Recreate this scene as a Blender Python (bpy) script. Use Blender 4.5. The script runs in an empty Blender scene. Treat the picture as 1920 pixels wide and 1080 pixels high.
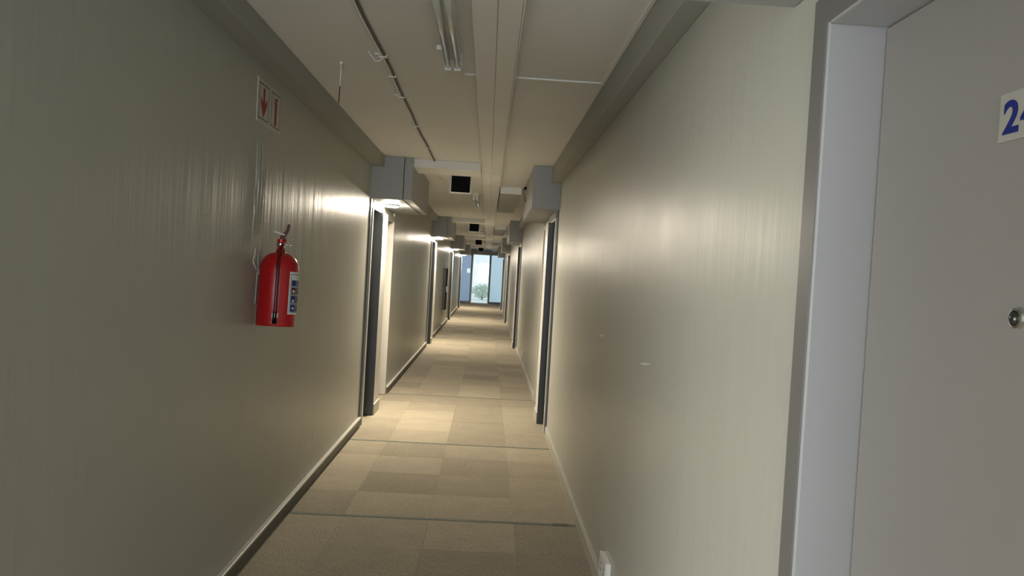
import bpy, bmesh, math, random
from mathutils import Vector, Matrix
random.seed(7)
SC = bpy.context.scene
COL = SC.collection

# ------------------------------------------------------------------ camera
F_PX, VPX, VPY, ROLL, EYE = 1390.0, 915.0, 509.5, math.radians(3.3), 1.48
fy = Vector(((VPX-960)/F_PX, (VPY-540)/F_PX, 1)).normalized()        # world +Y seen from the camera (x right, y down, z forward)
dn = Vector((-math.sin(ROLL), math.cos(ROLL), 0)); dn = (dn-fy*dn.dot(fy)).normalized()
rx = dn.cross(fy)
rows = [rx, fy, -dn]
cx = Vector([r[0] for r in rows]); cy = Vector([r[1] for r in rows]); cz = Vector([r[2] for r in rows])
cam_d = bpy.data.cameras.new('camera'); cam = bpy.data.objects.new('camera', cam_d); COL.objects.link(cam)
cam.matrix_world = Matrix(((cx[0], -cy[0], -cz[0], 0), (cx[1], -cy[1], -cz[1], 0), (cx[2], -cy[2], -cz[2], EYE), (0, 0, 0, 1)))
cam_d.sensor_width = 36; cam_d.lens = F_PX/1920*36; cam_d.clip_start = .02
SC.camera = cam

# ------------------------------------------------------------------ light and exposure
SC.view_settings.view_transform = 'Standard'; SC.view_settings.look = 'None'
SC.view_settings.gamma = 1; SC.view_settings.use_curve_mapping = False
SC.view_settings.exposure = 0.0
LAMP_POWER = 2300.0          # emission of the alcove lamps' diffusers
world = bpy.data.worlds.new('overcast_sky'); SC.world = world; world.use_nodes = True
bg = world.node_tree.nodes['Background']; bg.inputs[0].default_value = (.84, .95, 1.0, 1); bg.inputs[1].default_value = 1.05

def area(name, loc, direction, sx, sy, power, colour):
    l = bpy.data.lights.new(name, 'AREA'); l.shape = 'RECTANGLE'; l.size = sx; l.size_y = sy; l.energy = power; l.color = colour
    o = bpy.data.objects.new(name, l); COL.objects.link(o); o.location = loc
    o.rotation_euler = Vector(direction).to_track_quat('-Z', 'Y').to_euler()
    return o
area('assumed_rear_daylight', (-.25, -5.4, 1.35), (0, 1, .05), 1.5, 1.9, 165, (.90, .95, 1.0))  # added area light: assumed cool daylight from behind the camera
area('assumed_side_daylight', (-2.25, .20, 0.90), (1, 0.30, -.5), 1.2, 1.15, 92, (1.0, .985, .94))  # added area light: assumed daylight through an unseen doorway onto the right wall

# ------------------------------------------------------------------ helpers
def tag(o, label=None, cat=None, group=None, kind=None):
    if label: o['label'] = label
    if cat: o['category'] = cat
    if group: o['group'] = group
    if kind: o['kind'] = kind
    return o
def empty(name, loc=(0, 0, 0), parent=None):
    o = bpy.data.objects.new(name, None); COL.objects.link(o); o.location = loc; o.empty_display_size = .1
    if parent: o.parent = parent
    return o
def box(bm, x0, x1, y0, y1, z0, z1):
    x0, x1 = min(x0, x1), max(x0, x1); y0, y1 = min(y0, y1), max(y0, y1); z0, z1 = min(z0, z1), max(z0, z1)
    v = [bm.verts.new((x, y, z)) for z in (z0, z1) for y in (y0, y1) for x in (x0, x1)]
    for f in ((0, 2, 3, 1), (4, 5, 7, 6), (0, 1, 5, 4), (2, 6, 7, 3), (0, 4, 6, 2), (1, 3, 7, 5)):
        bm.faces.new([v[i] for i in f])
def tube(bm, pts, r, n=10, cap=True):
    pts = [Vector(p) for p in pts]; rings = []
    up = Vector((0, 0, 1))
    for i, p in enumerate(pts):
        d = (pts[min(i+1, len(pts)-1)]-pts[max(i-1, 0)]).normalized()
        a = d.cross(up if abs(d.dot(up)) < .9 else Vector((1, 0, 0))).normalized(); b = d.cross(a)
        rr = r[i] if isinstance(r, (list, tuple)) else r
        rings.append([bm.verts.new(p+a*rr*math.cos(2*math.pi*k/n)+b*rr*math.sin(2*math.pi*k/n)) for k in range(n)])
    for A, B in zip(rings, rings[1:]):
        for k in range(n):
            bm.faces.new((A[k], A[(k+1) % n], B[(k+1) % n], B[k]))
    if cap:
        bm.faces.new(rings[0]); bm.faces.new(rings[-1])
def lathe(bm, prof, n=40, M=Matrix()):
    rings = [[bm.verts.new(M @ Vector((r*math.cos(2*math.pi*k/n), r*math.sin(2*math.pi*k/n), z))) for k in range(n)] for r, z in prof]
    for A, B in zip(rings, rings[1:]):
        for k in range(n):
            bm.faces.new((A[k], A[(k+1) % n], B[(k+1) % n], B[k]))
    bm.faces.new(rings[0]); bm.faces.new(rings[-1])
def prism(bm, poly, fn, d0, d1):
    A = [bm.verts.new(fn(u, v, d0)) for u, v in poly]; B = [bm.verts.new(fn(u, v, d1)) for u, v in poly]
    bm.faces.new(A); bm.faces.new(B)
    for i in range(len(poly)):
        j = (i+1) % len(poly); bm.faces.new((A[i], A[j], B[j], B[i]))
def obj(name, bm, mat, parent=None, bevel=0, smooth=False, loc=None):
    bmesh.ops.recalc_face_normals(bm, faces=bm.faces)
    me = bpy.data.meshes.new(name); bm.to_mesh(me); bm.free()
    for m in (mat if isinstance(mat, (list, tuple)) else [mat]): me.materials.append(m)
    if smooth:
        for p in me.polygons: p.use_smooth = True
    o = bpy.data.objects.new(name, me); COL.objects.link(o)
    if parent: o.parent = parent
    if loc: o.location = loc
    if bevel:
        md = o.modifiers.new('bevel', 'BEVEL'); md.width = bevel; md.segments = 2; md.limit_method = 'ANGLE'
    return o
def bx(name, dims, mat, parent=None, bevel=0):
    bm = bmesh.new(); box(bm, *dims); return obj(name, bm, mat, parent, bevel)
def copy_tree(o, parent=None):
    c = o.copy(); COL.objects.link(c)
    if parent: c.parent = parent
    for ch in list(o.children): copy_tree(ch, c)
    return c

# ------------------------------------------------------------------ materials
def mat(name, col, rough=.5, metal=0, spec=.5, var=0.0, var_scale=3, bump=0, bump_scale=60, stretch=None, emit=None, emit_s=0, coat=0):
    m = bpy.data.materials.new(name); m.use_nodes = True; nt = m.node_tree; b = nt.nodes['Principled BSDF']
    b.inputs['Base Color'].default_value = (*col, 1); b.inputs['Roughness'].default_value = rough
    b.inputs['Metallic'].default_value = metal; b.inputs['Specular IOR Level'].default_value = spec
    if coat: b.inputs['Coat Weight'].default_value = coat; b.inputs['Coat Roughness'].default_value = .15
    if emit: b.inputs['Emission Color'].default_value = (*emit, 1); b.inputs['Emission Strength'].default_value = emit_s
    tc = nt.nodes.new('ShaderNodeTexCoord')
    if var:
        n = nt.nodes.new('ShaderNodeTexNoise'); n.inputs['Scale'].default_value = var_scale; n.inputs['Detail'].default_value = 5
        nt.links.new(tc.outputs['Object'], n.inputs['Vector'])
        mr = nt.nodes.new('ShaderNodeMapRange'); mr.inputs['To Min'].default_value = 1-var; mr.inputs['To Max'].default_value = 1+var
        nt.links.new(n.outputs['Fac'], mr.inputs['Value'])
        mx = nt.nodes.new('ShaderNodeVectorMath'); mx.operation = 'SCALE'; mx.inputs[0].default_value = col
        nt.links.new(mr.outputs[0], mx.inputs['Scale']); nt.links.new(mx.outputs[0], b.inputs['Base Color'])
    if bump:
        mp = nt.nodes.new('ShaderNodeMapping'); mp.inputs['Scale'].default_value = stretch or (1, 1, 1)
        nt.links.new(tc.outputs['Object'], mp.inputs['Vector'])
        n = nt.nodes.new('ShaderNodeTexNoise'); n.inputs['Scale'].default_value = bump_scale; n.inputs['Detail'].default_value = 3
        nt.links.new(mp.outputs[0], n.inputs['Vector'])
        bp = nt.nodes.new('ShaderNodeBump'); bp.inputs['Strength'].default_value = 1; bp.inputs['Distance'].default_value = bump
        nt.links.new(n.outputs['Fac'], bp.inputs['Height']); nt.links.new(bp.outputs[0], b.inputs['Normal'])
    return m
# satin wall paint: vertical roller streaks plus fine stipple, both only relief
def wall_paint(name, col, rough):
    m = mat(name, col, rough, var=.05, var_scale=1.3, spec=.22)
    nt = m.node_tree; b = nt.nodes['Principled BSDF']; tc = next(n for n in nt.nodes if n.type == 'TEX_COORD')
    prev = None
    for scale, stretch, dist in ((1.0, (1, 34, 1.8), .0011), (1.0, (1, 9, .7), .0022), (1.0, (160, 160, 90), .00007)):
        mp = nt.nodes.new('ShaderNodeMapping'); mp.inputs['Scale'].default_value = stretch
        nt.links.new(tc.outputs['Object'], mp.inputs['Vector'])
        n = nt.nodes.new('ShaderNodeTexNoise'); n.inputs['Scale'].default_value = scale; n.inputs['Detail'].default_value = 2
        nt.links.new(mp.outputs[0], n.inputs['Vector'])
        bp = nt.nodes.new('ShaderNodeBump'); bp.inputs['Strength'].default_value = 1; bp.inputs['Distance'].default_value = dist
        nt.links.new(n.outputs['Fac'], bp.inputs['Height'])
        if prev: nt.links.new(prev.outputs[0], bp.inputs['Normal'])
        prev = bp
    nt.links.new(prev.outputs[0], b.inputs['Normal'])
    # patchy sheen
    n = nt.nodes.new('ShaderNodeTexNoise'); n.inputs['Scale'].default_value = 2.2; n.inputs['Detail'].default_value = 4
    nt.links.new(tc.outputs['Object'], n.inputs['Vector'])
    mr = nt.nodes.new('ShaderNodeMapRange'); mr.inputs['To Min'].default_value = rough-.07; mr.inputs['To Max'].default_value = rough+.09
    nt.links.new(n.outputs['Fac'], mr.inputs['Value']); nt.links.new(mr.outputs[0], b.inputs['Roughness'])
    return m
M_WALL = wall_paint('satin_grey_wall_paint', (.44, .44, .39), .36)
M_CEIL = mat('ceiling_paint', (.80, .79, .76), .75, var=.04, var_scale=1.5, bump=.0004, bump_scale=90)
M_BEAM = mat('beam_paint', (.34, .34, .31), .6, var=.04, bump=.0004, bump_scale=80)
M_BOX = mat('casing_paint', (.33, .34, .34), .5, var=.04, var_scale=2)
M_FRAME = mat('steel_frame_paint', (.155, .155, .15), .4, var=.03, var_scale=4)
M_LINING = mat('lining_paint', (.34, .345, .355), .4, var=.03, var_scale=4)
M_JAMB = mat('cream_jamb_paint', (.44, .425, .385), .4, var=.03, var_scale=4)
M_DOOR = mat('door_paint', (.245, .235, .225), .45, var=.05, var_scale=2.5, bump=.0002, bump_scale=120)
M_CHAR = mat('charcoal_paint', (.055, .06, .068), .4, var=.06)
M_BEAD = mat('edge_and_pier_white', (.68, .67, .63), .35, var=.03)
M_SKIRT = mat('skirting_paint', (.46, .45, .40), .4, var=.05)
M_SKIRT_D = mat('dark_skirting_paint', (.12, .115, .095), .5, var=.05)
M_WHITE = mat('white_enamel', (.75, .75, .72), .35, var=.02)
M_PVC = mat('white_pvc', (.80, .79, .76), .4, var=.03)
M_TRUNK = mat('trunking_paint', (.80, .79, .77), .5, var=.03)
M_TUBE = mat('unlit_tube_glass', (.52, .52, .46), .12, var=.02, coat=.5)
M_PLATE = mat('plate_enamel', (.34, .33, .30), .4, var=.04, var_scale=20)
M_BLACK = mat('black_plastic', (.004, .004, .005), .7, spec=.1, var=.1)
M_RED = mat('red_enamel', (.40, .003, .006), .28, var=.05, coat=.3)
M_SIGN = mat('sign_plastic', (.52, .50, .46), .45, var=.04, var_scale=12)
M_REDP = mat('red_print', (.27, .010, .014), .5, var=.03)
M_LINE = mat('dark_print', (.03, .035, .03), .5, var=.03)
M_BLUE = mat('blue_print', (.008, .018, .16), .4, var=.03)
M_LABEL = mat('label_paper', (.7, .72, .72), .5, var=.03)
M_GREYP = mat('grey_print', (.30, .36, .42), .5, var=.03)
M_CHROME = mat('chrome', (.75, .75, .73), .15, metal=1, var=.03)
M_DKMETAL = mat('dark_metal', (.08, .085, .075), .3, metal=.8, var=.05)
M_HOSE = mat('dark_hose', (.085, .004, .007), .4, var=.1)
M_LAMP = mat('lit_diffuser', (.9, .88, .8), .4, emit=(1.0, .875, .69), emit_s=LAMP_POWER)
M_CABLE = mat('grey_cable', (.07, .065, .055), .5, var=.05)
M_NOTICE = mat('notice_paper', (.8, .82, .82), .6, var=.02)
M_SEAM = mat('seam_strip', (.15, .165, .135), .8, var=.1, var_scale=30)
M_CONC = mat('landing_concrete', (.80, .83, .85), .8, var=.08)
M_LEAF = mat('leaf_green', (.55, .67, .55), .6, var=.2, var_scale=8)
M_RENDER = mat('pale_render', (.7, .73, .75), .8, var=.04)

def carpet(name, c0, c1, turn):
    m = bpy.data.materials.new(name); m.use_nodes = True; nt = m.node_tree; b = nt.nodes['Principled BSDF']
    b.inputs['Roughness'].default_value = .95; b.inputs['Specular IOR Level'].default_value = .15
    b.inputs['Sheen Weight'].default_value = .12
    tc = nt.nodes.new('ShaderNodeTexCoord'); oi = nt.nodes.new('ShaderNodeObjectInfo')
    add = nt.nodes.new('ShaderNodeVectorMath'); add.operation = 'ADD'
    sc_ = nt.nodes.new('ShaderNodeVectorMath'); sc_.operation = 'SCALE'; sc_.inputs[0].default_value = (7, 13, 0)
    nt.links.new(oi.outputs['Random'], sc_.inputs['Scale'])
    nt.links.new(tc.outputs['Object'], add.inputs[0]); nt.links.new(sc_.outputs[0], add.inputs[1])
    mp = nt.nodes.new('ShaderNodeMapping'); mp.inputs['Scale'].default_value = (40, 160, 1) if turn else (160, 40, 1)
    nt.links.new(add.outputs[0], mp.inputs['Vector'])
    n = nt.nodes.new('ShaderNodeTexNoise'); n.inputs['Scale'].default_value = 1; n.inputs['Detail'].default_value = 4
    nt.links.new(mp.outputs[0], n.inputs['Vector'])
    n2 = nt.nodes.new('ShaderNodeTexNoise'); n2.inputs['Scale'].default_value = 5; n2.inputs['Detail'].default_value = 3
    nt.links.new(add.outputs[0], n2.inputs['Vector'])
    mix = nt.nodes.new('ShaderNodeMix'); mix.data_type = 'RGBA'
    mix.inputs['A'].default_value = (*c0, 1); mix.inputs['B'].default_value = (*c1, 1)
    mr = nt.nodes.new('ShaderNodeMapRange'); mr.inputs['From Min'].default_value = .3; mr.inputs['From Max'].default_value = .7
    nt.links.new(n.outputs['Fac'], mr.inputs['Value']); nt.links.new(mr.outputs[0], mix.inputs['Factor'])
    val = nt.nodes.new('ShaderNodeMapRange'); val.inputs['To Min'].default_value = .88; val.inputs['To Max'].default_value = 1.12
    nt.links.new(oi.outputs['Random'], val.inputs['Value'])
    val2 = nt.nodes.new('ShaderNodeMapRange'); val2.inputs['To Min'].default_value = .85; val2.inputs['To Max'].default_value = 1.15
    nt.links.new(n2.outputs['Fac'], val2.inputs['Value'])
    mul = nt.nodes.new('ShaderNodeMath'); mul.operation = 'MULTIPLY'
    nt.links.new(val.outputs[0], mul.inputs[0]); nt.links.new(val2.outputs[0], mul.inputs[1])
    s = nt.nodes.new('ShaderNodeVectorMath'); s.operation = 'SCALE'
    nt.links.new(mix.outputs['Result'], s.inputs[0]); nt.links.new(mul.outputs[0], s.inputs['Scale'])
    nt.links.new(s.outputs[0], b.inputs['Base Color'])
    bp = nt.nodes.new('ShaderNodeBump'); bp.inputs['Strength'].default_value = .6; bp.inputs['Distance'].default_value = .003
    nt.links.new(n.outputs['Fac'], bp.inputs['Height']); nt.links.new(bp.outputs[0], b.inputs['Normal'])
    return m
M_CARPET = [carpet('carpet_straight', (.235, .205, .148), (.395, .345, .255), 0), carpet('carpet_turned', (.20, .175, .127), (.345, .30, .223), 1)]

def glass(name, col, rough, transl=None):
    m = bpy.data.materials.new(name); m.use_nodes = True; nt = m.node_tree; b = nt.nodes['Principled BSDF']
    b.inputs['Base Color'].default_value = (*col, 1); b.inputs['Roughness'].default_value = rough
    b.inputs['Transmission Weight'].default_value = 1; b.inputs['IOR'].default_value = 1.45
    return m
M_GLASS = glass('clear_glass', (.93, .98, 1), 0)
M_FROST = glass('frosted_glass', (.55, .68, .76), .45)
M_TINT = glass('dark_tinted_glass', (.30, .38, .50), .45)

# ------------------------------------------------------------------ dimensions
WL, WR = -1.105, .62
ZC, ZBEAM, ZBOX = 2.475, 2.377, 2.085
P = 7.25
S0, E0 = 6.78, 8.60                    # first far alcove, along the corridor
Y_END = 34.0
YREAR = -5.5
ORD = {-1: 'nearest', 0: 'second', 1: 'third', 2: 'fourth', 3: 'last'}

# ------------------------------------------------------------------ floor
floor = bx('floor', (-1.7, 1.3, YREAR-.3, Y_END+.4, -.12, -.004), M_CARPET[0])
tag(floor, 'corridor floor laid with square brown grey carpet tiles', None, None, 'structure')
xs = [WL, -.765, -.265, .235, WR]
tile_mesh = {}
row, PITCH, Y0T = 0, .475, 1.99
while Y0T+PITCH*row < Y_END-.3:
    ya = Y0T+PITCH*row
    for c in range(4):
        w = xs[c+1]-xs[c]
        key = (c, (row+c+(random.random() < .25)) % 2)
        if key not in tile_mesh:
            bm = bmesh.new(); g = .0005; h = .004
            box(bm, g, w-g, g, PITCH-g, -h, 0)
            o = obj('carpet_tile', bm, M_CARPET[key[1]], floor); tile_mesh[key] = o.data
        else:
            o = bpy.data.objects.new('carpet_tile', tile_mesh[key]); COL.objects.link(o); o.parent = floor
        o.location = (xs[c], ya, random.uniform(-.0006, .0006)+.0006)
    row += 1
for y, w in ((4.365, .028), (6.265, .03), (8.64, .018)):
    o = bx('joint_strip', (WL+.014, WR-.014, y-w/2, y+w/2, -.003, .0035), M_SEAM, floor)
    o['label'] = 'dark greenish strip across the carpet'

o = bx('strip_end', (.47, .565, 4.350, 4.385, -.003, .0042), M_CABLE, floor); o['label'] = 'dark end of the carpet strip'  # darker piece over the right end of the strip
# ------------------------------------------------------------------ walls, skirtings, beams
TW = .45
def wall_bm(side):
    bm = bmesh.new()
    a, b = (WL-TW, WL) if side < 0 else (WR, WR+TW)
    segs = []
    y = YREAR
    if side < 0:
        # left: assumed open doorway beside the camera, added to let daylight in, then full wall up to the second alcove
        segs += [(YREAR, .28, 0, ZC), (.28, 1.36, 1.55, ZC), (1.36, S0, 0, ZC)]  # unseen doorway head set low to dim the upper right wall
    else:
        segs += [(YREAR, .40, 0, ZC), (.40, 1.452, ZBOX-.002, ZC), (1.452, S0, 0, ZC)]
    for k in range(0, 4):
        s, e = S0+P*k, E0+P*k
        segs += [(s, e, ZBOX-.002, ZC)]
        nxt = S0+P*(k+1) if k < 3 else 31.0
        segs += [(e, nxt, 0, ZC)]
    for y0, y1, z0, z1 in segs:
        if z0 == ZBOX-.002:                        # over an alcove the casing takes the front of the wall
            if side < 0: box(bm, a, WL-.142, y0, y1, z0, z1)
            else: box(bm, WR+.142, b, y0, y1, z0, z1)
        elif side < 0 and y1 < 2: box(bm, WL-.15, b, y0, y1, z0, z1)
        else: box(bm, a, b, y0, y1, z0, z1)
    # lobby by the glass doors is a little wider
    if side < 0: box(bm, -1.55, -1.30, 31.0, Y_END+.3, 0, ZC)
    else: box(bm, .78, 1.05, 31.0, Y_END+.3, 0, ZC)
    # backs of the alcoves, behind the doors
    for k in range(-1, 4):
        if side < 0 and k == -1: continue
        s, e = S0+P*k, E0+P*k
        if k == -1: s, e = .40, 1.452
        if side < 0: box(bm, WL-TW, WL-.20, s, e, 0, ZBOX)
        else: box(bm, WR+.20, WR+TW, s, e, 0, ZBOX)
    return bm
wall_left = tag(obj('wall_left', wall_bm(-1), M_WALL), 'long satin grey wall on the side with the fire extinguisher', None, None, 'structure')
wall_right = tag(obj('wall_right', wall_bm(1), M_WALL), 'long satin grey wall on the side with the numbered door', None, None, 'structure')
# dried paint runs below the sign and small white marks, raised on the paint
bm = bmesh.new()
for y, z0, z1, w in ((3.50, 1.74, 2.06, .003), (3.53, 1.62, 2.07, .004), (3.585, 1.66, 2.02, .003), (3.62, 1.6, 1.9, .0035), (3.49, 1.55, 1.80, .004)):
    tube(bm, [(WL, y, z0), (WL+.0015, y+.003, (z0+z1)/2), (WL, y, z1)], w, 6)
obj('paint_run', bm, M_WALL, wall_left, smooth=True)
for y, z, l in ((2.81, 1.162, .10), (3.91, 1.176, .10)):
    bm = bmesh.new(); prism(bm, [(-l, .001), (-l*.3, .006), (l*.7, .004), (l, -.001), (0, -.004)], lambda u, v, d, y=y, z=z: Vector((WR-d, y-u, z+v+.0115*u/.1)), 0, .0015)
    o = obj('white_mark', bm, M_WHITE, wall_right); o['label'] = 'small white mark on the grey wall'

for side, nm in ((-1, 'left'), (1, 'right')):
    bb = empty('baseboard_'+nm); tag(bb, 'low skirting board along the wall on the '+('extinguisher' if side < 0 else 'numbered door')+' side', None, None, 'structure')
    segs = [(1.36 if side < 0 else 1.452, S0)]+[(E0+P*k, S0+P*(k+1) if k < 3 else 31.0) for k in range(4)]
    for y0, y1 in segs:
        if side < 0:
            bx('skirting_board', (WL, WL+.016, y0, y1, 0, .075), M_SKIRT_D, bb)
            bx('skirting_cap', (WL, WL+.028, y0, y1, .075, .090), M_SKIRT, bb, .003)  # cap lighter than the board: lit top put into its colour
        else:
            bx('skirting_board', (WR-.014, WR, y0, y1, 0, .078), M_SKIRT, bb, .002)
            bx('skirting_cap', (WR-.009, WR, y0, y1, .078, .092), M_SKIRT, bb, .002)

# ceiling slab
ceil = bx('ceiling', (-1.7, 1.3, YREAR-.3, Y_END+.4, ZC, ZC+.15), M_CEIL)
tag(ceil, 'painted off white ceiling of the corridor', None, None, 'structure')
n_trim = 1
for side, nm in ((-1, 'extinguisher'), (1, 'numbered door')):
    segs = [(-.5 if side < 0 else 1.57, S0)]+[(E0+P*k+.02, S0+P*(k+1) if k < 3 else 31.0) for k in range(4)]
    for i, (y0, y1) in enumerate(segs):
        z = ZBEAM if side < 0 else 2.325
        d = (WL, WL+.112, y0, y1, z, ZC) if side < 0 else (.537, WR, y0, y1, z, ZC)
        tag(bx('trim_%d' % n_trim, d, M_BEAM, None, .003), 'grey beam under the ceiling, %s side, %s stretch along the corridor' % (nm, ['first', 'second', 'third', 'fourth', 'last'][i]), None, None, 'structure')
        n_trim += 1
# thin white cover strips on the ceiling
o = bx('trim_%d' % n_trim, (.085, .530, 3.775, 3.80, ZC-.008, ZC), M_WHITE, None, .002); n_trim += 1
tag(o, 'thin white cover strip across the ceiling beside the trunking', None, None, 'structure')
o = bx('trim_%d' % n_trim, (-.175, -.115, 3.775, 3.80, ZC-.008, ZC), M_WHITE, None, .002); n_trim += 1
tag(o, 'short white cover strip between fluorescent fitting and trunking', None, None, 'structure')
o = bx('trim_%d' % n_trim, (.518, .5365, -.5, 3.80, ZC-.010, ZC), M_PVC, None, .002); n_trim += 1
tag(o, 'white cove strip along ceiling edge beside the right beam', None, None, 'structure')
# dropped boards across the ceiling by each alcove
for k in range(0, 4):
    s, e = S0+P*k, E0+P*k
    o = bx('trim_%d' % n_trim, (-.735, -.118, s+.07, s+.52, ZC-.075, ZC), M_BEAM if 0 else M_CEIL, None, .003); n_trim += 1
    tag(o, 'dropped ceiling board beside the left casing of the %s alcove' % ORD[k], None, None, 'structure')
    o = bx('trim_%d' % n_trim, (.09, .335, e+.047, e+2.8, ZC-.075, ZC), M_BOX, None, .003); n_trim += 1  # grey colour stands in for the unlit underside
    f_ = bx('lit_fascia', (.09, .335, e+.04, e+.046, ZC-.077, ZC), M_WHITE, o); f_['label'] = 'front edge painted white as lamp-lit'  # lamp-lit front face put into white paint
    tag(o, 'dropped ceiling panel right of the trunking after the %s alcove' % ORD[k], None, None, 'structure')

# ------------------------------------------------------------------ casings over the door alcoves
BOXL, BOXR = -.735, .365
for k in range(-1, 4):
    s, e = S0+P*k, E0+P*k
    if k >= 0:
        t = empty('boxed_casing', (WL, s, ZBOX))
        tag(t, 'grey boxed casing over the left doors of the %s alcove' % ORD[k], 'casing', 'casings over the left doors')
        bm = bmesh.new(); box(bm, WL-.14 if k >= 0 else WL+.001, -.815, s+.001, e-.001, ZBOX, ZC-.001); o = obj('body', bm, M_BOX, t, .003); o.matrix_parent_inverse = t.matrix_world.inverted(); o.location = (0, 0, 0)
        bx('side_casing', (-.809, BOXL, s+.012, e-.001, ZBOX+.004, ZC-.001), M_BOX, t, .003)
        bx('edge_strip', (-.815, -.809, s+.03, e, ZBOX, ZC-.001), M_CABLE, t)
    s2 = s if k >= 0 else -.4
    t = empty('boxed_casing', (WR, s2, ZBOX))
    tag(t, 'grey boxed casing over the right doors of the %s alcove' % ORD[k], 'casing', 'casings over the right doors')
    e2 = e if k >= 0 else 1.57
    bx('body', (BOXR, WR-.001 if k < 0 else WR+.14, s2+.001, e2-.001, ZBOX, ZC-.001), M_BOX, t, .003)
    bx('edge_lip', (BOXR-.006, WR-.002, s2+.001, e2+.003, ZBOX-.006, ZBOX), M_BOX, t, .002)
# casing parts were built in world coordinates: bring them under their empties without moving
def settle(root):
    for ch in root.children:
        ch.location = Vector(ch.location)-Vector(root.location)
        ch.matrix_parent_inverse = Matrix()
for o in list(COL.objects):
    if o.name.startswith('boxed_casing'): settle(o)

# small black gland with wire on the side of the second right casing
t = empty('cable_gland', (BOXR, 8.0, 2.40)); tag(t, 'tiny black cable gland with a drooping wire on the right casing', 'cable gland')
bm = bmesh.new(); lathe(bm, [(.003, 0), (.016, .002), (.016, .018), (.010, .028), (.003, .03)], 16, Matrix.Rotation(-math.pi/2, 4, 'Y')); obj('gland', bm, M_BLACK, t, smooth=False)
bm = bmesh.new(); tube(bm, [(-.026, 0, 0), (-.035, .01, -.02), (-.03, .02, -.06), (-.012, .03, -.10), (-.004, .03, -.14)], .004, 8); obj('wire', bm, M_CABLE, t, smooth=True)

# ------------------------------------------------------------------ doors
def lever(parent, x, y, z, s, towards):
    # s = direction into the corridor; lever points towards -Y or +Y
    h = bmesh.new()
    R_ = Matrix.Translation((x, y, z)) @ Matrix.Rotation(s*math.pi/2, 4, 'Y')
    lathe(h, [(.024, 0), (.024, .006), (.010, .010), (.009, .045), (.006, .047)], 20, R_)
    tube(h, [(x+s*.042, y, z), (x+s*.046, y+towards*.02, z), (x+s*.046, y+towards*.11, z-.004)], [.009, .009, .007], 10)
    o = obj('door_handle', h, M_CHROME, parent, smooth=True); return o
n_door = 1
def wide_door(side, y0, y1, label):
    """grey flush door in a pressed steel frame, set back in the wall; y0..y1 is the outer frame"""
    global n_door
    W = WL if side < 0 else WR; s = -side
    X = lambda d: W-s*d                                     # d metres into the wall
    d = empty('door_%d' % n_door); n_door += 1
    tag(d, label, None, None, 'structure')
    fw, zt = .062, 1.985
    bm = bmesh.new()
    box(bm, X(-.004), X(.115), y1-fw, y1, 0, zt+fw); box(bm, X(-.004), X(.115), y0, y0+fw, 0, zt+fw)
    box(bm, X(-.004), X(.115), y0+fw, y1-fw, zt, zt+fw)
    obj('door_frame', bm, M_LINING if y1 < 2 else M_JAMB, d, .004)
    if y1 < 2:
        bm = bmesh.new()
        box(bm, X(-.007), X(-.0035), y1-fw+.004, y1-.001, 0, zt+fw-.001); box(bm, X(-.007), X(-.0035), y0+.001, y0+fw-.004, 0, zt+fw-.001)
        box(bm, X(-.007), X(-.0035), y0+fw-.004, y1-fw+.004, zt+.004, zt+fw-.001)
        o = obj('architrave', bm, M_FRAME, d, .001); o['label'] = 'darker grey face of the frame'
    bm = bmesh.new(); box(bm, X(.106), X(.146), y0+fw+.003, y1-fw-.003, .008, zt-.003); leaf = obj('door_leaf', bm, M_DOOR, d, .0015)
    bm = bmesh.new(); box(bm, X(.1145), X(.15), y1-fw-.004, y1-fw+.006, 0, zt); box(bm, X(.1145), X(.15), y0+fw-.006, y0+fw+.004, 0, zt); box(bm, X(.1145), X(.15), y0+fw, y1-fw, zt-.004, zt+.006)
    obj('rebate', bm, M_LINE, d)
    bx('infill', (X(.02), X(.13), y0, y1, zt+fw, ZBOX), M_WALL, d)
    return d, X
def narrow_door(side, y0, label):
    """charcoal service door, frame a little proud of the wall, then a pier with its own skirting"""
    global n_door
    W = WL if side < 0 else WR; s = -side
    X = lambda d: W-s*d
    d = empty('door_%d' % n_door); n_door += 1
    tag(d, label, None, None, 'structure')
    ja, jb, pe, zt = y0+.12, y0+.53, y0+.88, 2.0
    bm = bmesh.new()
    box(bm, X(-.012), X(.12), y0+.002, ja, 0, ZBOX-.002)
    box(bm, X(-.052), X(.12), jb, jb+.015, 0, zt)
    obj('door_frame', bm, M_CHAR, d, .002)
    bm = bmesh.new()
    box(bm, X(-.021), X(-.0), ja-.035, ja+.006, 0, zt+.012); box(bm, X(-.021), X(-.0), ja+.006, pe, zt, zt+.014)
    o = obj('frame_edge_strip', bm, M_BEAD, d, .002); o['label'] = 'thin white strip along the frame edge'  # thin white line along jamb and head
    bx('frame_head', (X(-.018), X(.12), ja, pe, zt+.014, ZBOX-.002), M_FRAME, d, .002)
    bx('door_leaf', (X(.085), X(.12), ja+.002, jb-.002, .008, zt-.003), M_CHAR, d, .0015)
    lever(d, X(.085), jb-.12, 1.13, s, -1)
    bx('pier', (X(-.050), X(.12), jb+.015, pe, 0, zt), M_BEAD, d, .003)
    bx('pier_skirting', (X(-.062), X(-.049), jb+.012, pe, 0, .11), M_SKIRT, d, .004)
    return d, pe
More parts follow.
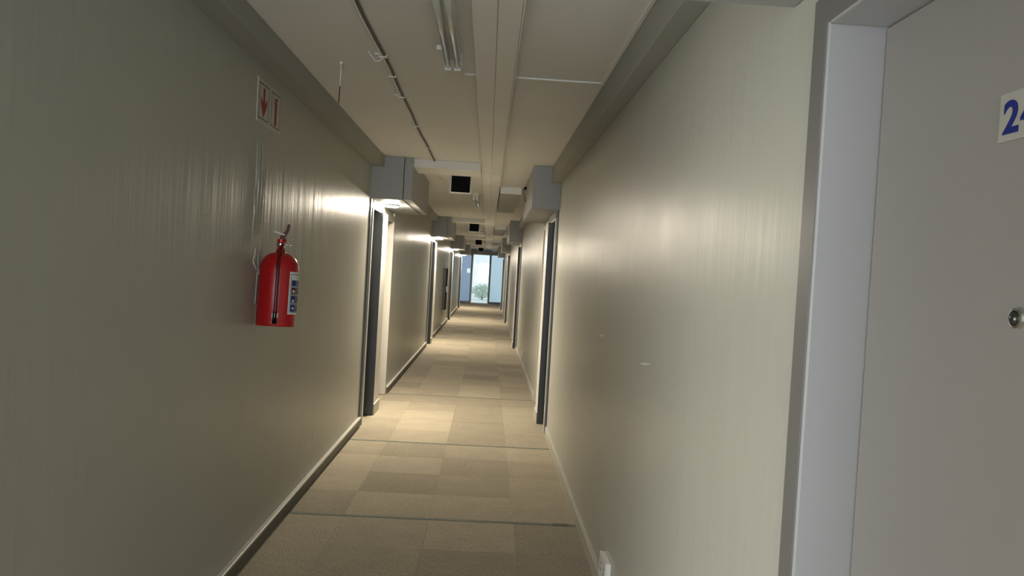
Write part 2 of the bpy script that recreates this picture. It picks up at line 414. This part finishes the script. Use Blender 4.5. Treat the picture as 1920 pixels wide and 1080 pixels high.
for k in range(-1, 4):
    for side, sn in ((-1, 'left'), (1, 'right')):
        s, e = S0+P*k, E0+P*k
        if k == -1:
            if side < 0: continue
            d, X = wide_door(1, .40, 1.452, 'grey flush door with number plate in the nearest right alcove')
            # number plate
            pl = bmesh.new(); zc, yf = 1.742, 1.050
            x1 = X(.106)
            box(pl, x1-.004, x1, yf-.135, yf, zc-.035, zc+.035)
            plate = obj('number_plate', pl, M_PLATE, d, .0015); plate['label'] = 'white plate with blue number starting 24'
            cu = bpy.data.curves.new('digits', 'FONT'); cu.body = '24'; cu.size = .064; cu.extrude = .0006; cu.offset = .0016; cu.space_character = 1.12
            cu.materials.append(M_BLUE)
            dg = bpy.data.objects.new('digits', cu); COL.objects.link(dg); dg.parent = plate
            dg.matrix_local = Matrix(((0, 0, -1, x1-.0047), (-1, 0, 0, yf-.010), (0, 1, 0, zc-.0235), (0, 0, 0, 1)))
            # cylinder lock
            lk = bmesh.new(); R_ = Matrix.Translation((x1, .987, 1.4585)) @ Matrix.Rotation(-math.pi/2, 4, 'Y')
            lathe(lk, [(.0155, 0), (.0155, .003), (.0135, .006), (.0105, .007), (.0105, .0035), (.001, .0035)], 28, R_)
            o = obj('lock_ring', lk, M_CHROME, d, smooth=False)
            lk = bmesh.new(); lathe(lk, [(.0103, .003), (.0100, .006), (.006, .0105), (.001, .0115)], 24, R_); obj('lock_barrel', lk, M_DKMETAL, o, smooth=True)
            continue
        d, pe = narrow_door(side, s, 'narrow charcoal door on the %s side of the %s alcove' % (sn, ORD[k]))
        d, X = wide_door(side, pe, e, 'wider grey door on the %s side of the %s alcove' % (sn, ORD[k]))
        lever(d, X(.106), pe+.16, 1.05, -side, 1)

# ------------------------------------------------------------------ alcove lamps
lamp0 = None
for k in range(0, 4):
    y = S0+P*k+.60
    if lamp0 is None:
        t = empty('bulkhead_light', (-.99, y, ZBOX)); lamp0 = t
        bm = bmesh.new(); lathe(bm, [(.001, -.001), (.078, -.001), (.078, -.010), (.072, -.016), (.001, -.016)], 32); obj('base_plate', bm, M_WHITE, t)
        bm = bmesh.new(); lathe(bm, [(.068, -.016), (.068, -.019), (.060, -.022), (.035, -.024), (.002, -.025)], 32); obj('diffuser', bm, M_LAMP, t, smooth=True)
    else:
        t = copy_tree(lamp0); t.location = (-.99, y, ZBOX)
    tag(t, 'lit round lamp under the left casing of the %s alcove' % ORD[k], 'lamp', 'lamps under the left casings')

# ------------------------------------------------------------------ cable trunking down the ceiling
t = empty('cable_trunking', (-.018, 0, ZC)); tag(t, 'wide white cable trunking running down the middle of the ceiling', 'trunking')
ZT = .045
bx('trunking_body', (-.096, .096, -1.0, 31.0, -ZT+.006, -.001), M_TRUNK, t)
y = -1.0; i = 0
breaks = [1.9, 4.6, 6.86, 8.70, 11.2, 14.1, 15.95, 18.6, 21.35, 23.2, 26, 28.6, 31.0]
for b_ in breaks:
    for x0, x1 in ((-.096, -.002), (.001, .089)):
        bx('trunking_lid', (x0, x1, y+.0015, b_-.0015, -ZT, -ZT+.006), M_TRUNK, t, .002)
    bx('trunking_edge', (.090, .097, y+.0015, b_-.0015, -ZT-.002, -.001), M_TRUNK, t, .002)
    y = b_
for k in range(0, 4):
    for yy in (S0+P*k+.42, S0+P*k+1.0, S0+P*k+1.32):
        o = bx('joint_cover', (-.100, .100, yy, yy+.05, -ZT-.006, -ZT), M_TRUNK, t, .002)

# ------------------------------------------------------------------ fluorescent fittings
fl0 = None
for k in range(0, 4):
    yend = 3.44+P*k
    if fl0 is None:
        t = empty('fluorescent_fitting', (-.212, yend, ZC)); fl0 = t
        L = 1.25
        bx('spine', (-.034, .034, -L+.02, -.02, -.050, 0), M_PVC, t, .004)
        for sx in (-1, 1):
            bm = bmesh.new(); tube(bm, [(sx*.021, -L+.05, -.078), (sx*.021, -.05, -.078)], .0135, 16); obj('tube', bm, M_TUBE, t, smooth=True)
            for yy in (-.05, -L+.05):
                bm = bmesh.new(); box(bm, sx*.021-.015, sx*.021+.015, yy-.012, yy+.012, -.095, -.020); box(bm, sx*.004, sx*.021, yy-.010, yy+.010, -.045, -.018)
                obj('lamp_holder', bm, M_WHITE, t, .003)
        bx('end_cap', (-.038, .038, -.02, 0, -.054, 0), M_WHITE, t, .003)
        bx('end_cap', (-.038, .038, -L, -L+.02, -.054, 0), M_WHITE, t, .003)
        bx('wire_clip', (-.075, -.036, -.11, -.06, -.020, 0), M_WHITE, t, .003)
    else:
        t = copy_tree(fl0); t.location = (-.212, yend, ZC)
    tag(t, 'unlit twin tube fluorescent fitting on ceiling, %s along the corridor' % ['nearest', 'second', 'third', 'farthest'][k], 'light fitting', 'fluorescent fittings')

# ------------------------------------------------------------------ hanging black sign boxes
sg0 = None
for k in range(0, 4):
    y = 7.50+P*k
    if sg0 is None:
        t = empty('hanging_sign', (-.325, y, ZC)); sg0 = t
        bm = bmesh.new(); box(bm, -.108, .108, 0, .045, -.225, -.045); obj('housing', bm, M_WHITE, t, .004)
        bx('face', (-.094, .096, -.003, .001, -.212, -.050), M_BLACK, t)
        for sx in (-.07, .07):
            bm = bmesh.new(); tube(bm, [(sx, .022, -.046), (sx, .022, 0)], .006, 10); obj('hanger', bm, M_WHITE, t, smooth=True)
    else:
        t = copy_tree(sg0); t.location = (-.325, y, ZC)
    tag(t, 'small black faced sign box hung from ceiling, %s along the corridor' % ['nearest', 'second', 'third', 'farthest'][k], 'sign', 'black sign boxes under the ceiling')

# ------------------------------------------------------------------ surface conduit with clips and a dark shadow line, hanging string
t = empty('ceiling_conduit', (-.562, 0, ZC)); tag(t, 'thin white conduit with clips running along the left of the ceiling', 'conduit')
def wav(y): return .004*math.sin(y*2.1)+.003*math.sin(y*5.3+1)
ys = [-.5+i*.25 for i in range(0, 34)]
bm = bmesh.new(); tube(bm, [(wav(y), y, -.008) for y in ys], .007, 8); obj('pipe', bm, M_PVC, t, smooth=True)
bm = bmesh.new(); tube(bm, [(wav(y)+.014, y, -.006-.006*abs(math.sin(y*1.3))) for y in ys], .0055, 8); o = obj('cable', bm, M_CABLE, t, smooth=True); o['label'] = 'dark line standing for the shadow beside the white pipe'  # dark tube in place of the pipe's shadow on the ceiling
bm = bmesh.new(); tube(bm, [(wav(y), y, -.008) for y in [8.4+i*.5 for i in range(46)]], .007, 8); obj('pipe', bm, M_PVC, t, smooth=True)
bm = bmesh.new(); tube(bm, [(wav(7.75), 7.75, -.008), (-.03, 8.0, -.02), (0, 8.4, -.008)], .009, 8); obj('pipe', bm, M_PVC, t, smooth=True)
for i, y in enumerate((3.53, 3.88, 4.34, 5.2, 6.1)):
    w = wav(y)
    bm = bmesh.new(); box(bm, w-.014, w+.024, y-.009, y+.009, -.019, -.013); box(bm, w-.014, w-.010, y-.009, y+.009, -.016, 0); box(bm, w+.021, w+.024, y-.009, y+.009, -.016, 0)
    if i in (0, 2): box(bm, w-.034, w-.012, y-.007, y+.007, -.006, 0)
    obj('clip', bm, M_WHITE, t, .001)
bm = bmesh.new(); tube(bm, [(-.052, 3.50, 0), (-.045, 3.50, -.016), (-.028, 3.54, -.034), (-.006, 3.55, -.03), (.02, 3.51, -.018), (.034, 3.51, -.014)], .0032, 8); obj('loose_wire', bm, M_WHITE, t, smooth=True)

t = empty('dangling_wire', (-.785, 3.72, ZC)); tag(t, 'thin white wire dangling loose from the ceiling near the left beam', 'wire')
bm = bmesh.new(); lathe(bm, [(.001, 0), (.009, 0), (.008, -.010), (.003, -.016)], 12); obj('hook', bm, M_WHITE, t)
bm = bmesh.new(); tube(bm, [(0, 0, -.012), (.001, 0, -.06), (.0, 0, -.12)], .0034, 8); obj('string', bm, M_WHITE, t, smooth=True)
bm = bmesh.new(); tube(bm, [(0, 0, -.12), (-.001, 0, -.16), (-.002, 0, -.205)], .0026, 8); o = obj('string_end', bm, M_HOSE, t, smooth=True); o['label'] = 'dark red lower end'

# ------------------------------------------------------------------ fire sign on the left wall
t = empty('fire_sign', (WL, 3.65, 2.215)); tag(t, 'white twin fire sign with red arrow and red extinguisher on left wall', 'sign')
Hs, Ws = .205, .19
for i, yc in enumerate((-Ws/2-.001, Ws/2+.001)):
    pan = bx('panel', (0, .004, yc-Ws/2+.0005, yc+Ws/2-.0005, -Hs/2, Hs/2), M_SIGN, t, .001)
    bm = bmesh.new(); a, b_, w = Ws/2-.020, Hs/2-.020, .0045
    box(bm, .004, .0046, yc-a, yc+a, b_-w, b_); box(bm, .004, .0046, yc-a, yc+a, -b_, -b_+w)
    box(bm, .004, .0046, yc-a, yc-a+w, -b_+w, b_-w); box(bm, .004, .0046, yc+a-w, yc+a, -b_+w, b_-w)
    obj('border', bm, M_LINE, pan)
    fn = lambda u, v, d, yc=yc: Vector((.004+d, yc+u, v))
    bm = bmesh.new()
    if i == 0:
        prism(bm, [(0, -.072), (.045, -.012), (.050, .022), (.014, -.004), (.014, .066), (-.014, .066), (-.014, -.004), (-.050, .022), (-.045, -.012)], fn, 0, .0007)
        obj('arrow', bm, M_REDP, pan)
    else:
        prism(bm, [(-.018, -.072), (.018, -.072), (.018, .040), (.010, .050), (.008, .060), (-.008, .060), (-.010, .050), (-.018, .040)], fn, 0, .0007)
        prism(bm, [(-.030, .056), (.004, .063), (.030, .066), (.034, .056), (.004, .0535)], fn, .0002, .0009)
        prism(bm, [(-.036, .030), (-.031, .056), (-.024, .057), (-.030, .028)], fn, 0, .0006)
        obj('extinguisher_symbol', bm, M_REDP, pan)

# ------------------------------------------------------------------ fire extinguisher
t = empty('fire_extinguisher', (WL+.102, 3.585, 1.160))
t.rotation_euler = (math.radians(-4.2), 0, 0)
tag(t, 'red fire extinguisher hung on the left wall below the fire sign', 'fire extinguisher')
r = .0915
prof = [(.004, .004), (r-.012, .004), (r-.010, 0), (r-.003, 0), (r, .006), (r, .028), (r-.0012, .032), (r, .036), (r, .270)]
for i in range(1, 12):
    a = i/12*math.pi/2
    prof.append((.026+(r-.026)*math.cos(a), .270+.082*math.sin(a)))
prof += [(.024, .353), (.022, .362), (.004, .362)]
bm = bmesh.new(); lathe(bm, prof, 48); body = obj('cylinder', bm, M_RED, t, smooth=True)
bm = bmesh.new(); lathe(bm, [(.020, .360), (.020, .372), (.015, .376), (.015, .400), (.019, .402), (.019, .418), (.004, .420)], 20); obj('valve', bm, M_RED, t)
bm = bmesh.new(); lathe(bm, [(.017, .385), (.021, .388), (.021, .397), (.017, .400)], 20); obj('valve_collar', bm, M_CHROME, t)
bm = bmesh.new()
prism(bm, [(-.02, .418), (.012, .416), (.052, .462), (.060, .492), (.044, .494), (.030, .462), (-.016, .434)], lambda u, v, d: Vector((u*.55+.004, d, v)), -.011, .011)
obj('top_lever', bm, M_HOSE, t, .002)
bm = bmesh.new(); prism(bm, [(-.014, .404), (.030, .402), (.066, .392), (.068, .384), (.030, .390), (-.014, .394)], lambda u, v, d: Vector((u*.72, d, v)), -.010, .010)
obj('lower_lever', bm, M_CHROME, t, .002)
bm = bmesh.new(); tube(bm, [(.018, -.012, .440), (-.008, -.014, .446), (-.036, -.018, .458)], .0042, 8); tube(bm, [(-.036, -.018, .458), (-.026, -.022, .450), (-.014, -.018, .447)], .003, 6); obj('safety_pin', bm, M_WHITE, t, smooth=True)
G = Matrix.Translation((.018, -.004, .409)) @ Matrix.Rotation(math.pi/2, 4, 'Y') @ Matrix.Rotation(math.radians(-40), 4, 'X')
bm = bmesh.new(); lathe(bm, [(.001, 0), (.013, 0), (.013, .010), (.011, .012), (.001, .012)], 20, G); obj('gauge', bm, M_CHROME, t)
# hose down the front
def cyl(a, z, rr): return Vector((rr*math.cos(a), rr*math.sin(a), z))
ah = math.radians(-78)
pts = [Vector((.012, -.012, .392)), Vector((.018, -.050, .380)), cyl(ah, .335, .066), cyl(ah, .30, .093)]+[cyl(ah, z, r+.009) for z in (.26, .2, .14, .08, .05)]
bm = bmesh.new(); tube(bm, pts, .0085, 12); obj('hose', bm, M_HOSE, t, smooth=True)
bm = bmesh.new(); tube(bm, [cyl(ah, .066, r+.009), cyl(ah, .034, r+.009), cyl(ah, .012, r+.009)], [.009, .0095, .012], 12); obj('nozzle', bm, M_BLACK, t, smooth=True)
bm = bmesh.new()
ring = [cyl(ah+da, 0, r+.019*math.exp(-(da/.10)**2)) for da in (-.16, -.10, -.05, 0, .05, .10, .16)]
for q in range(6):
    v = [bm.verts.new(ring[q]+Vector((0, 0, .040))), bm.verts.new(ring[q+1]+Vector((0, 0, .040))), bm.verts.new(ring[q+1]+Vector((0, 0, .062))), bm.verts.new(ring[q]+Vector((0, 0, .062)))]
    bm.faces.new(v)
bmesh.ops.remove_doubles(bm, verts=bm.verts, dist=1e-5)
o = obj('hose_clip', bm, M_WHITE, t); sd = o.modifiers.new('thick', 'SOLIDIFY'); sd.thickness = .002
# wrap-round label with blue pictograms
def patch(bm, a0, a1, z0, z1, rr, n=14):
    vs = [(bm.verts.new(cyl(a0+(a1-a0)*i/n, z0, rr)), bm.verts.new(cyl(a0+(a1-a0)*i/n, z1, rr))) for i in range(n+1)]
    for (a, b_), (c, d) in zip(vs, vs[1:]): bm.faces.new((a, c, d, b_))
rad = math.radians
bm = bmesh.new(); patch(bm, rad(-42), rad(34), .060, .262, r+.0009); lab = obj('label', bm, M_LABEL, t, smooth=True); lab['label'] = 'white label with grey and blue pictogram squares'
bm = bmesh.new(); patch(bm, rad(-38), rad(30), .068, .254, r+.0012); obj('label_ground', bm, M_GREYP, lab, smooth=True)
bm = bmesh.new(); patch(bm, rad(-35), rad(26), .224, .247, r+.0016); obj('label_title', bm, M_LABEL, lab, smooth=True)
for z0, z1, m_ in ((.196, .222, M_BLUE), (.157, .188, M_HOSE), (.115, .149, M_BLUE), (.074, .107, M_BLUE)):
    for a0, a1 in ((-33, -14), (-10, 8), (12, 24)):
        bm = bmesh.new(); patch(bm, rad(a0), rad(a1), z0, z1, r+.0018, 6); obj('pictogram', bm, m_, lab, smooth=True)
for a0, a1, z0, z1 in ((-28, -20, .118, .130), (-29, -19, .163, .176), (-28, -19, .085, .094)):
    bm = bmesh.new(); patch(bm, rad(a0), rad(a1), z0, z1, r+.0021, 4); obj('pictogram_mark', bm, M_LABEL, lab, smooth=True)
# bracket against the wall
bm = bmesh.new(); box(bm, -.102, -.096, -.018, .018, .10, .36); box(bm, -.098, -.085, -.012, .012, .24, .27); obj('bracket', bm, M_BEAM, t, .001)
bm = bmesh.new(); tube(bm, [(-.100, -.088, .30), (-.092, -.092, .335), (-.094, -.090, .36)], .0018, 8); tube(bm, [(-.100, -.088, .30), (-.098, -.05, .27), (-.098, -.01, .255)], .0018, 8); obj('bracket_wire', bm, M_PVC, t, smooth=True)

# ------------------------------------------------------------------ sockets, cabinet
t = empty('wall_socket', (WR, 3.32, .16)); tag(t, 'white surface socket low on the right wall near the numbered door', 'socket')
bx('back_box', (-.022, 0, -.08, .08, -.06, .058), M_WHITE, t, .003)
fp = bx('front_plate', (-.027, -.022, -.082, .082, -.062, .060), M_WHITE, t, .002)
for yy in (-.04, .04):
    for u, v in ((0, .018), (-.012, -.008), (.012, -.008)):
        bx('socket_hole', (-.0275, -.0268, yy+u-.004, yy+u+.004, v-.006, v+.006), M_LINE, fp)
t = empty('wall_socket', (WR, 11.8, .18)); tag(t, 'pale wall plate low on right wall past the second alcove', 'socket')
bx('back_box', (-.012, 0, -.06, .06, -.06, .06), M_WHITE, t, .002)
bx('front_plate', (-.016, -.012, -.064, .064, -.064, .064), M_WHITE, t, .002)
t = empty('wall_cabinet', (WL, 19.0, .45)); tag(t, 'tall narrow dark cabinet on the left wall past the third alcove', 'cabinet')
bx('carcass', (0, .06, -.30, .30, 0, 1.06), M_CHAR, t, .003)
bx('cabinet_door', (.06, .075, -.295, .295, .005, 1.055), M_BLACK, t, .002)
bm = bmesh.new(); box(bm, .075, .090, -.25, -.23, .45, .60); obj('cabinet_handle', bm, M_CHROME, t, .002)

# ------------------------------------------------------------------ glazed end of the corridor
EX0, EX1, ZH = -1.30, .78, 2.27
o = bx('wall_end', (EX0, EX1, Y_END, Y_END+.15, ZH, ZC), M_BOX); tag(o, 'grey lintel above the glass doors at the far end', None, None, 'structure')
XA, XB = -.73, .07
d = empty('door_%d' % n_door); n_door += 1; tag(d, 'blue grey door with a small bright square at the far end', None, None, 'structure')
bm = bmesh.new(); box(bm, EX0, EX0+.06, Y_END+.02, Y_END+.08, 0, ZH); box(bm, XA-.06, XA, Y_END+.02, Y_END+.08, 0, ZH); box(bm, EX0+.06, XA-.06, Y_END+.02, Y_END+.08, ZH-.07, ZH); box(bm, EX0+.06, XA-.06, Y_END+.02, Y_END+.08, 0, .08)
obj('door_frame', bm, mat('blue_grey_metal', (.22, .25, .30), .45, var=.03), d, .003)
va, vb, vz0, vz1 = -.96, -.82, 1.38, 1.58
bm = bmesh.new()
for x0, x1, z0, z1 in ((EX0+.06, va, .08, ZH-.07), (vb, XA-.06, .08, ZH-.07), (va, vb, .08, vz0), (va, vb, vz1, ZH-.07)): box(bm, x0, x1, Y_END+.045, Y_END+.053, z0, z1)
obj('pane', bm, M_TINT, d)
o = bx('vision_pane', (va, vb, Y_END+.046, Y_END+.052, vz0, vz1), M_GLASS, d); o['label'] = 'small bright clear square'
d = empty('door_%d' % n_door); n_door += 1; tag(d, 'bright clear glass door in the middle of the far end', None, None, 'structure')
bm = bmesh.new(); box(bm, XA, XA+.03, Y_END+.03, Y_END+.07, 0, ZH); box(bm, XB-.03, XB, Y_END+.03, Y_END+.07, 0, ZH); box(bm, XA+.03, XB-.03, Y_END+.03, Y_END+.07, ZH-.04, ZH); box(bm, XA+.03, XB-.03, Y_END+.03, Y_END+.07, 0, .03)
obj('door_frame', bm, M_WHITE, d, .003)
bx('pane', (XA+.03, XB-.03, Y_END+.046, Y_END+.054, .03, ZH-.04), M_GLASS, d)
bm = bmesh.new(); tube(bm, [(XB-.08, Y_END+.045, 1.0), (XB-.08, Y_END-.01, 1.0), (XB-.08, Y_END-.01, 1.3), (XB-.08, Y_END+.045, 1.3)], .010, 8); obj('door_handle', bm, M_CHROME, d, smooth=True)
d = empty('window_1'); tag(d, 'frosted glass side panel right of the far glass door', None, None, 'structure')
M_BG2 = mat('dark_rail_metal', (.13, .15, .17), .45, var=.03)
bm = bmesh.new(); box(bm, XB, XB+.06, Y_END+.02, Y_END+.08, 0, ZH); box(bm, EX1-.03, EX1, Y_END+.02, Y_END+.08, 0, ZH); box(bm, XB+.06, EX1-.03, Y_END+.02, Y_END+.08, ZH-.03, ZH); box(bm, XB+.06, EX1-.03, Y_END+.02, Y_END+.08, 0, .10)
obj('window_frame', bm, M_BG2, d, .003)
bx('pane', (XB+.06, EX1-.03, Y_END+.045, Y_END+.053, .10, ZH-.03), M_FROST, d)
# outside landing
o = bx('ground', (-6, 6, Y_END+.4, Y_END+14, -.25, -.05), M_CONC); tag(o, 'pale concrete landing outside the glass door', None, None, 'structure')
t = empty('garden_shrub', (-.25, Y_END+6, -.05)); tag(t, 'hazy green shrub on the landing beyond the glass door', 'shrub')
bm = bmesh.new(); tube(bm, [(0, 0, 0), (.02, 0, .25), (0, .02, .5)], [.035, .025, .015], 8); obj('stem', bm, M_CABLE, t, smooth=True)
bm = bmesh.new()
for i in range(900):
    u = Vector((random.gauss(0, 1), random.gauss(0, 1), random.gauss(0, 1))).normalized()*random.uniform(.6, 1)
    c = Vector((u.x*.62, u.y*.5, .46+u.z*.40)); a = Vector((random.gauss(0, 1), random.gauss(0, 1), random.gauss(0, 1))).normalized(); b_ = a.cross(u).normalized()
    v = [bm.verts.new(c+a*.06), bm.verts.new(c+b_*.025), bm.verts.new(c-a*.06), bm.verts.new(c-b_*.025)]
    bm.faces.new(v)
o = obj('foliage', bm, M_LEAF, t); o['kind'] = 'stuff'

# rear of the corridor, and an unseen side room added around the near-end light
o = bx('wall_rear', (-1.7, 1.3, YREAR-.15, YREAR, 0, ZC), M_WALL); tag(o, 'plain end wall at the rear of the corridor', None, None, 'structure')
bm = bmesh.new(); box(bm, -2.6, -2.5, -.8, 1.9, 0, ZC); box(bm, -2.5, WL-.15, -.8, -.7, 0, ZC); box(bm, -2.5, WL-.15, 1.8, 1.9, 0, ZC); box(bm, -2.6, -1.7, -.8, 1.9, ZC, ZC+.1); box(bm, -2.6, -1.7, -.8, 1.9, -.1, 0)
o = obj('wall_assumed_room', bm, M_WALL); tag(o, 'walls of the assumed side room behind the assumed open doorway', None, None, 'structure')
d = empty('assumed_rear_window'); tag(d, 'assumed window, frame added around the rear daylight of the corridor', None, None, 'structure')  # unseen frame added around the rear area light; solid wall behind
bm = bmesh.new()
for x0, x1, z0, z1 in ((-1.05, -1.0, .36, 2.34), (.50, .55, .36, 2.34), (-1.0, .50, .36, .40), (-1.0, .50, 2.30, 2.34)): box(bm, x0, x1, YREAR, YREAR+.12, z0, z1)
obj('window_frame', bm, M_WHITE, d, .003)
bpy.context.view_layer.update()
